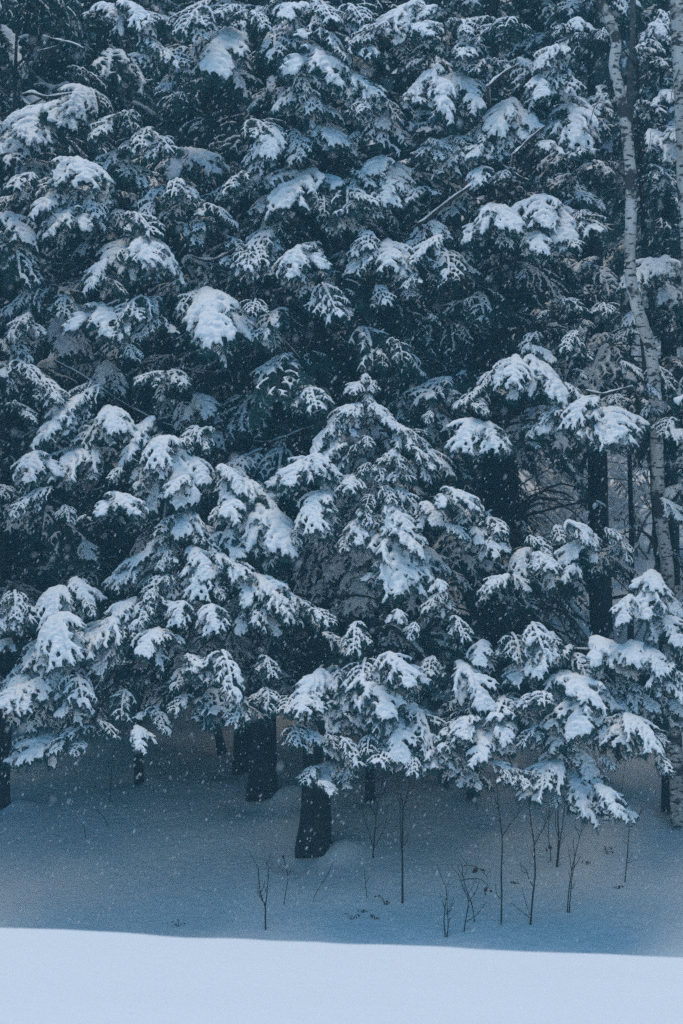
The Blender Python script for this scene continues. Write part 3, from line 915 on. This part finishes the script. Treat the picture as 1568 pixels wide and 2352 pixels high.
# ------------------------------------------------------------------ bare tree at the upper left
t = thing('bare_tree', 'leafless tree reaching in at the upper left edge with thin forking twigs', 'bare tree', (at(-70, 1800, 30.0).x, 30.0, ground_z(at(-70, 1800, 30.0).x, 30.0) - .1))
tb0 = Vector(t.location)
mb = MB()
p = dense([Vector((0, 0, 0))] + [at(x, y, 30.0 - .2 * i) - tb0 for i, (x, y) in enumerate([(-75, 1200), (-60, 600), (-20, 300), (22, 258), (44, 218), (48, 190)])], 5)
mb.tube(p, ramp_r(len(p), .05, .008), 10)
ob('trunk', mb.mesh('trunk', [M_STEM]), t)
BR = [[(48, 190), (47, 160), (36, 130), (40, 95)], [(48, 190), (62, 168), (78, 160), (90, 120), (96, 75)], [(45, 218), (28, 205), (12, 198)], [(78, 160), (100, 130), (122, 98)],
      [(47, 160), (60, 135), (66, 105), (86, 82)], [(90, 120), (120, 112), (145, 104)], [(96, 75), (88, 60), (70, 52)], [(62, 168), (50, 140), (55, 118)], [(100, 130), (118, 135), (150, 122)]]
for q in BR:
    p = dense([at(x, y, 28.8) - tb0 for x, y in q], 3)
    mb = MB(); mb.tube(p, ramp_r(len(p), .009, .003), 5)
    ob('branch', mb.mesh('branch', [M_STEM]), t)
for q, r in [([(48, 218), (70, 214), (110, 222), (165, 214)], .020), ([(95, 82), (130, 92), (165, 100), (192, 112)], .018), ([(84, 118), (110, 112), (135, 104)], .013)]:
    p = dense([at(x, y, 28.85) - tb0 for x, y in q], 4)
    mb = MB(); mb.tube(p, ramp_r(len(p), r * .7, r * .4), 5)
    o = ob('branch', mb.mesh('branch', [M_STEM]), t)
    ob('branch_snow', snow_strip(p, r, 'branch_snow'), o)

# ------------------------------------------------------------------ forest behind
def joined_crown(seed, h, z0, rad, nl):
    rng = random.Random(seed)
    protos = []
    for i in range(4):
        tw = skeleton(rng, 1.1, rng.uniform(.25, .4))
        tw = [q for q in tw if q[1] < 2 or rng.random() < .7]
        mb = needles(tw, rng, .33, 1.9)
        keep = np.array(mb.m) == 0
        V = np.array(mb.v); fq = np.array([f for f, k in zip(mb.f, keep) if k])
        used = np.unique(fq)
        V2 = V[used]; rem = np.full(len(V), -1); rem[used] = np.arange(len(used)); fq = rem[fq]
        v, f = snow_blobs(tw, rng, .6, 1.0)
        sm = remesh(v, f, .034, 'tmp_snow', .012, i)
        n = len(sm.vertices); co = np.empty(n * 3); sm.vertices.foreach_get('co', co)
        sm.calc_loop_triangles()
        tr = np.empty(len(sm.loop_triangles) * 3, dtype=np.int32); sm.loop_triangles.foreach_get('vertices', tr)
        protos.append((V2, fq, co.reshape(-1, 3), tr.reshape(-1, 3)))
        bpy.data.meshes.remove(sm)
    NV, NF, SV, SF, a, b = [], [], [], [], 0, 0
    az = 0
    for i in range(nl):
        u = (i + .5) / nl
        z = z0 + (h - z0 - .4) * u
        az += GOLD
        reach = rad * (1 - u) ** .7 * rng.uniform(.75, 1.1) + .3
        for f in ((.35, .85) if reach > 1.2 else (.3,)):
            V2, fq, sv, sf = protos[rng.randrange(4)]
            sc = rng.uniform(1.0, 1.5) * (1 if reach > 1.2 else .7)
            aa = az + rng.uniform(-.4, .4)
            M = np.array((Euler((-R(rng.uniform(8, 28)), R(rng.uniform(-12, 12)), aa), 'XYZ').to_matrix() * sc))
            c = np.array([-math.sin(aa) * reach * f * .7, math.cos(aa) * reach * f * .7, z - .1 * reach * f])
            NV.append(V2 @ M.T + c); NF.append(fq + a); a += len(V2)
            SV.append(sv @ M.T + c); SF.append(sf + b); b += len(sv)
    def mk(name, vv, ff, mat, sm):
        me = bpy.data.meshes.new(name)
        me.from_pydata(np.concatenate(vv).tolist(), [], np.concatenate(ff).tolist())
        me.materials.append(mat)
        me.polygons.foreach_set('use_smooth', [sm] * len(me.polygons))
        return me
    return mk('crown', NV, NF, M_NEEDLE, False), mk('crown_snow', SV, SF, M_SNOW, True)
FAR = []
for sd, h, z0, rad, nl in [(1, 17, .8, 2.7, 62), (2, 15, 1.0, 2.5, 56), (3, 18, 6.0, 2.6, 50)]:
    mb = MB()
    mb.tube([Vector((0.05 * math.sin(i), 0, h * i / 12 - .3)) for i in range(13)], [.19 * (1 - i / 13) + .01 for i in range(13)], 10, 0, True, .1, sd)
    FAR.append((mb.mesh('trunk', [M_BARK]),) + joined_crown(sd, h, z0, rad, nl))
rngf = random.Random(5)
def far_tree(x, y, v, s):
    t = thing('conifer', 'dim snow dusted conifer in the dark forest behind the front row of hemlocks, or added unseen at its sides for shade', 'conifer',
              (x, y, ground_z(x, y) - .05), 'conifers filling the forest behind')
    t.rotation_euler = (0, 0, rngf.uniform(0, 6.28)); t.scale = (s, s, s * rngf.uniform(.92, 1.1))
    for nm, me in zip(('trunk', 'crown', 'crown_snow'), FAR[v]):
        ob(nm, me, t)
for row, (d, st) in enumerate([(37.5, 1.9), (41, 2.0), (45, 2.2), (50, 2.4), (57, 2.6), (66, 2.8), (71, 2.4), (76, 2.4)]):
    x = -.155 * d - 2.0 + rngf.uniform(0, 1)
    while x < .155 * d + 2.4:
        y = d + rngf.uniform(-1.2, 1.2)
        p = pix((x, y, 3))
        gap = 1130 < p[0] < 1600
        v = rngf.choice((0, 1)) if d > 65 else 2 if p[0] > 1040 else (2 if 700 < p[0] < 880 and rngf.random() < .6 else rngf.choice((0, 1)))
        sc = rngf.uniform(.85, 1.15)
        clear = any(a - 12 < p[0] < b + 12 for a, b in ((1225, 1385), (1455, 1510)))
        if 1110 < p[0] < 1610 and 43 < d < 67: pass
        elif not (gap and clear and d < 65):
            far_tree(x, y, v, sc)
        x += st * rngf.uniform(.75, 1.25)

for x, y in ((-7.1, 27.7), (7.2, 28.2), (-8.8, 35.5), (9.0, 36.5)):  # unseen conifers added outside both frame edges to shade the slope
    far_tree(x, y, 0, 1.0)
for x, y in ((-6.5, 28.3), (6.7, 28.4)):  # two more unseen high crowns, added to block sun from the slope's edges
    far_tree(x, y, 2, .95)
for d in (69, 73.5, 78):
    x = .06 * d
    while x < .165 * d:
        far_tree(x, d + rngf.uniform(-.6, .6), rngf.choice((0, 1)), 1.05)
        x += 1.9
# bare shrubs on the hillside seen through the gap
def shrub_mesh(seed):
    rng = random.Random(seed)
    mb = MB(); sb = MB()
    def grow(p, d, L, r, lev):
        pts = [p]
        for i in range(3):
            d = (d + Vector((rng.uniform(-.25, .25), rng.uniform(-.25, .25), rng.uniform(-.05, .2)))).normalized()
            pts.append(pts[-1] + d * L / 3)
        mb.tube(pts, ramp_r(4, r, r * .55), 4, 0, False)
        if lev > 1 and abs(d.z) < .8:
            sb.tube([q + Vector((0, 0, r + .012)) for q in pts], [.016, .026, .024, .012], 5, 0)
        if lev < 4:
            for k in range(rng.choice((2, 3, 3))):
                grow(pts[rng.choice((1, 2, 3))], (d + Vector((rng.uniform(-1, 1), rng.uniform(-1, 1), rng.uniform(-.4, .6)))).normalized(), L * rng.uniform(.55, .8), r * .6, lev + 1)
    for k in range(6):
        grow(Vector((rng.uniform(-.2, .2), rng.uniform(-.2, .2), -.05)), Vector((rng.uniform(-.6, .6), rng.uniform(-.6, .6), 1)).normalized(), rng.uniform(.7, 1.2), .02, 0)
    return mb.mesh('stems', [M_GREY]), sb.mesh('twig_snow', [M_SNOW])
SH = [shrub_mesh(i) for i in range(3)]
for i, (px, d, s) in enumerate([(1240, 44, 1.0), (1285, 47, 1.1), (1335, 45, 1.0), (1380, 49, 1.2), (1318, 58, 1.4), (1470, 46, 1.0), (1505, 52, 1.2), (1480, 60, 1.4)]):
    x = at(px, 1200, d).x
    t = thing('bare_shrub', 'leafless snow dusted shrub on the hillside seen dimly through the forest gap', 'shrub', (x, d, ground_z(x, d)), 'bare shrubs on the hillside')
    t.rotation_euler.z = i * 1.9; t.scale = (s * 1.5, s * 1.5, s)
    a, b = SH[i % 3]
    ob('stems', a, t); ob('twig_snow', b, t)

# ------------------------------------------------------------------ saplings
def on_ground(px, py):
    a, b = 19.0, 60.0
    for _ in range(40):
        m_ = (a + b) / 2
        p = at(px, py, m_)
        if p.z < ground_z(p.x, p.y): b = m_
        else: a = m_
    p = at(px, py, a)
    return p
SAP = [
 ('forked bare sapling alone at the left, its stem split into two upright tines', [(3.6, [(610, 2136), (609, 2110), (609, 2082), (600, 2060), (596, 2040), (592, 1992), (587, 1986)]), (2.6, [(609, 2082), (613, 2050), (616, 1997), (611, 1986)]), (2, [(598, 2050), (606, 2035), (608, 2020)])]),
 ('faint thin stem with a seed head just right of the lone forked sapling', [(1.8, [(651, 2078), (656, 2050), (661, 2017), (656, 1990), (650, 1964)]), (1.2, [(660, 2015), (668, 2000)])]),
 ('faint thin stem leaning right below the nearest thick trunk', [(1.5, [(717, 2069), (735, 2035), (752, 2010), (765, 1979)])]),
 ('single upright bare stem under the left boughs', [(2, [(251, 1843), (254, 1800), (257, 1760), (259, 1730)])]),
 ('small bent twig arching over the snow at the left', [(1.8, [(248, 1897), (240, 1880), (228, 1866), (215, 1859)])]),
 ('short twig poking out of the snow at far left', [(1.5, [(198, 1925), (194, 1908), (192, 1892)])]),
 ('slim sapling with wide V branches below the central boughs, left of the tall straight one', [(3.4, [(856, 1971), (859, 1930), (862, 1892), (864, 1865), (874, 1815), (884, 1765)]), (2.2, [(863, 1875), (848, 1845), (840, 1822), (835, 1775)]), (1.8, [(857, 1947), (845, 1905), (836, 1880), (832, 1850)]), (1.8, [(858, 1950), (875, 1918), (885, 1895), (890, 1850)]), (1.4, [(870, 1835), (880, 1822), (888, 1800)])]),
 ('tall straight sapling with close upright branches below the central boughs', [(4.6, [(924, 2074), (924, 1990), (924, 1902), (925, 1852), (916, 1810), (910, 1770)]), (2.6, [(925, 1860), (933, 1832), (940, 1800), (941, 1768)]), (2.2, [(924, 1950), (934, 1930), (942, 1912)]), (2.4, [(922, 1960), (919, 1900), (919, 1840), (925, 1780)]), (1.6, [(930, 1840), (945, 1815), (950, 1800)]), (1.6, [(920, 1850), (912, 1830), (912, 1800)])]),
 ('short double stemmed sapling, lowest of the group in front of the crest', [(2.8, [(1023, 2152), (1020, 2125), (1020, 2102), (1025, 2060), (1024, 2040), (1014, 2017)]), (2.4, [(1026, 2152), (1029, 2125), (1027, 2090), (1026, 2050)]), (1.6, [(1028, 2095), (1034, 2086), (1040, 2075)])]),
 ('crooked sapling with low spreading branches beside the one with dry leaves', [(2.6, [(1065, 2139), (1070, 2110), (1074, 2087), (1075, 2067), (1067, 2045), (1060, 2027), (1052, 2006)]), (1.8, [(1075, 2072), (1085, 2060), (1096, 2040), (1100, 2025)]), (1.8, [(1070, 2117), (1085, 2108), (1103, 2092), (1117, 2070)])]),
 ('tall sapling with one branch rising to the right, in the middle of the right group', [(3.8, [(1151, 2124), (1152, 2060), (1151, 2002), (1153, 1960), (1153, 1922), (1148, 1880), (1143, 1840), (1140, 1790)]), (2.4, [(1153, 1922), (1168, 1898), (1183, 1877), (1198, 1858)]), (1.6, [(1150, 2065), (1140, 2052), (1138, 2030)])]),
 ('wavy sapling with several side branches right of the tall one', [(4.4, [(1218, 2127), (1220, 2100), (1223, 2062), (1228, 2020), (1229, 1992), (1227, 1955), (1225, 1927), (1218, 1880), (1214, 1830)]), (2.4, [(1227, 1942), (1238, 1920), (1253, 1892), (1262, 1860)]), (2.4, [(1226, 2040), (1214, 2018), (1208, 1997), (1190, 1985)]), (1.8, [(1219, 2108), (1208, 2075), (1198, 2039)]), (1.8, [(1216, 2108), (1196, 2092), (1173, 2073)]), (1.4, [(1210, 2005), (1198, 2000), (1196, 1978)])]),
 ('close set pair of dark stems under the lowest right bough', [(4.4, [(1279, 1991), (1281, 1960), (1283, 1922), (1281, 1880), (1282, 1845)]), (3.2, [(1280, 1990), (1286, 1930), (1291, 1900), (1297, 1850)]), (1.8, [(1283, 1925), (1276, 1900), (1276, 1860)])]),
 ('thin stem with a small clump of dead leaves beside the close set pair', [(2.2, [(1265, 1978), (1264, 1955), (1260, 1925), (1260, 1872), (1264, 1840)])]),
 ('twin stemmed sapling with a feathery top in front of the lowest right bough', [(2.8, [(1303, 2095), (1305, 2060), (1308, 2032), (1314, 1995), (1320, 1967), (1328, 1935), (1336, 1903)]), (2.6, [(1307, 2095), (1310, 2055), (1313, 2020), (1318, 1990), (1319, 1970)]), (1.8, [(1312, 2000), (1309, 1975), (1304, 1942)]), (1.8, [(1316, 1995), (1326, 1980), (1334, 1966)]), (1.4, [(1320, 1965), (1316, 1940), (1318, 1925)])]),
 ('slender sapling forking at its top, rightmost of the group and past the bough tip', [(2.8, [(1435, 2026), (1437, 2005), (1439, 1982), (1442, 1940), (1445, 1899), (1440, 1890)]), (2.2, [(1445, 1899), (1455, 1896), (1464, 1880), (1474, 1857)]), (1.5, [(1439, 1982), (1450, 1979), (1463, 1974)])]),
 ('thin stem rising behind the tip of the lowest right bough', [(2, [(1421, 1870), (1425, 1830), (1431, 1790), (1436, 1750)])]),
 ('faint short stem between the central saplings and the nearest trunk', [(1.5, [(843, 2062), (839, 2030), (837, 1992)]), (1.2, [(839, 2030), (848, 2015)])]),
]
LEAVES = {9: [], 13: [(1258, 1942, 14), (1254, 1948, 9)], 1: [(650, 1964, 9)]}
def dry_leaf(mbq, c, s, rng):
    d = Vector((rng.uniform(-1, 1), rng.uniform(-.6, .6), rng.uniform(-1, -.2))).normalized()
    n = Vector((rng.uniform(-.5, .5), -1, rng.uniform(-.4, .4)))
    sd = d.cross(n).normalized()
    up = sd.cross(d).normalized()
    prof = [(0, 0), (.25, .32), (.5, .45), (.8, .28), (1, 0)]
    b = len(mbq.v)
    for u, wv in prof:
        wv *= .7
        for k in (-1, 0, 1):
            mbq.v.append((c + d * u * s + sd * k * wv * s + up * s * (.22 * abs(k) * wv * 2 - .25 * u * u))[:])
    for i in range(4):
        for k in range(2):
            mbq.f.append((b + i * 3 + k, b + i * 3 + k + 1, b + i * 3 + k + 4, b + i * 3 + k + 3))
rs = random.Random(3)
def sapling(i, label, stems, leaves=(), name='sapling'):
    p0 = on_ground(*stems[0][1][0])
    t = thing(name, label, 'sapling', p0, 'bare saplings on the snowy slope')
    for j, (wd, path) in enumerate(stems):
        dd = [p0.y + .06 * (noise.noise((u * .8, i * 3.3, j))) for u in range(len(path))]
        pts = dense([at(x, y, q) - p0 for (x, y), q in zip(path, dd)], 3)
        if path[0][1] == stems[0][1][0][1] or j == 0: pts[0].z -= .06
        r = wd / F * p0.y / 2 * 1.15
        mb = MB(); mb.tube(pts, ramp_r(len(pts), r, max(.0032, r * .45)), 5)
        if j < 2 and wd > 2:
            for c in range(5):
                kx = rs.randrange(len(pts) // 3, len(pts))
                e = pts[kx] + Vector((rs.choice((-1, 1)) * rs.uniform(.03, .10), rs.uniform(-.06, .06), rs.uniform(.06, .2)))
                mb.tube([pts[kx], (pts[kx] + e) / 2 + Vector((0, 0, -.012)), e], [.0032, .0026, .0018], 4)
        nm = 'stem' if j == 0 else 'branch'
        ob(nm, mb.mesh(nm, [M_STEM]), t)
    for x, y, s in leaves:
        mb = MB(); dry_leaf(mb, at(x, y, p0.y - .02) - p0, s / F * p0.y, rs)
        ob('dry_leaf', mb.mesh('dry_leaf', [M_LEAF]), t)
    return t
for i, (lb, st) in enumerate(SAP):
    sapling(i, lb, st, LEAVES.get(i, ()))
sapling(40, 'arching sapling holding two brown dead leaves beside the tall one with a single branch', [(2.2, [(1090, 2118), (1084, 2080), (1070, 2040), (1062, 2005), (1066, 1988), (1093, 1991), (1113, 2006), (1119, 2020)]),
   (1.8, [(1066, 2020), (1085, 2018), (1104, 2020), (1119, 2032), (1122, 2042)]), (1.3, [(1085, 2018), (1095, 2028)])], [(1098, 1993, 18), (1106, 1996, 11), (1119, 2036, 16), (1124, 2044, 9), (1112, 2052, 7)])

# dead weeds poking through the snow
for i, (px, py, s, lb) in enumerate([(808, 2112, 16, 'small brown dead weed in the snow, leftmost of the patch below the central saplings'), (834, 2096, 12, 'tiny dead weed with curled leaves in the middle of the patch below the central saplings'),
      (863, 2112, 14, 'small dark dead weed at the right of the patch below the central saplings'), (888, 2078, 22, 'wider faint brown weed upslope of the patch, near the tall straight sapling'),
      (410, 2128, 16, 'small brown dead weed alone near the crest at the left'), (1420, 2042, 14, 'small dark dead leaf on a twig below the forked sapling at the right'),
      (1393, 1962, 22, 'loose tuft of dead leaves under the tip of the lowest right bough'), (1350, 1985, 10, 'tiny dead stalk between the feathery sapling and the forked one'), (1180, 2030, 8, 'single dead leaf stuck in snow between two tall saplings')]):
    p0 = on_ground(px, py)
    t = thing('dead_weed', lb, 'weed', p0, 'dead weeds in the snow')
    for j in range(4):
        h = s / F * p0.y * rs.uniform(.6, 1.3)
        e = Vector((rs.uniform(-1, 1) * h, rs.uniform(-.3, .3) * h, h * rs.uniform(.3, 1)))
        mb = MB(); mb.tube([Vector((0, 0, -.03)), e * .5 + Vector((0, 0, .02)), e], [.004, .003, .002], 4)
        st = ob('stalk', mb.mesh('stalk', [M_TWIG]), t)
        mb = MB(); dry_leaf(mb, e, rs.uniform(.02, .04), rs)
        ob('dry_leaf', mb.mesh('dry_leaf', [M_LEAF]), st)

# ------------------------------------------------------------------ falling snow
rf = np.random.default_rng(4)
N = 22000
y = 15.5 + 17 * rf.random(N)
y[:350] = rf.uniform(7.5, 14.5, 350)
px_ = rf.uniform(-300, 1868, N); z_ = rf.uniform(-3, 11, N)
z_[:350] = rf.uniform(-.035, .35, 350) * y[:350]
x = (px_ - 784) / F * y
fall = np.array([.42, 0, -.9]); fall /= np.linalg.norm(fall)
ov = np.array([[1, 0, 0], [-1, 0, 0], [0, 1, 0], [0, -1, 0], [0, 0, 1], [0, 0, -1]], float)
of = np.array([[0, 2, 4], [2, 1, 4], [1, 3, 4], [3, 0, 4], [2, 0, 5], [1, 2, 5], [3, 1, 5], [0, 3, 5]])
V, Fq = [], []
n0 = 0
for i in range(N):
    gz = ground_z(float(x[i]), float(y[i]), False)
    if z_[i] < gz + .1: continue
    s = rf.uniform(.0025, .0050) * (rf.choice([.7, 1, 1.35], p=[.55, .33, .12]) if i >= 350 else 1.2)
    q = ov * s * rf.uniform(.7, 1.2, (6, 1))
    dr = -fall + rf.normal(0, .18, 3); dr[0] = abs(dr[0]) ; dr /= np.linalg.norm(dr)
    q = q + np.outer(q @ dr, dr) * rf.uniform(1.5, 3.2)
    V.append(q + [x[i], y[i], z_[i]]); Fq.append(of + n0); n0 += 6
me = bpy.data.meshes.new('falling_snow')
me.from_pydata(np.concatenate(V).tolist(), [], np.concatenate(Fq).tolist())
me.materials.append(M_FLAKE)
o = ob('falling_snow', me)
o['kind'] = 'stuff'
o['label'] = 'snowflakes drifting down through the air'

# ------------------------------------------------------------------ haze, falling snow
mb = bmesh.new()
bmesh.ops.create_cube(mb, size=1)
hm = bpy.data.meshes.new('haze'); mb.to_mesh(hm); mb.free()
hz = ob('haze', hm)
hz.scale = (300, 310, 44)
hz.location = (0, 84, 12)
hz['kind'] = 'stuff'
hz['label'] = 'pale blue snowy air between the trees'
m = bpy.data.materials.new('snowy_air'); m.use_nodes = True
m.node_tree.nodes.clear()
pv = m.node_tree.nodes.new('ShaderNodeVolumePrincipled')
pv.inputs['Color'].default_value = (.31, .74, .92, 1)
pv.inputs['Density'].default_value = .0022
pv.inputs['Anisotropy'].default_value = .0
mo = m.node_tree.nodes.new('ShaderNodeOutputMaterial')
m.node_tree.links.new(pv.outputs[0], mo.inputs['Volume'])
hm.materials.append(m)
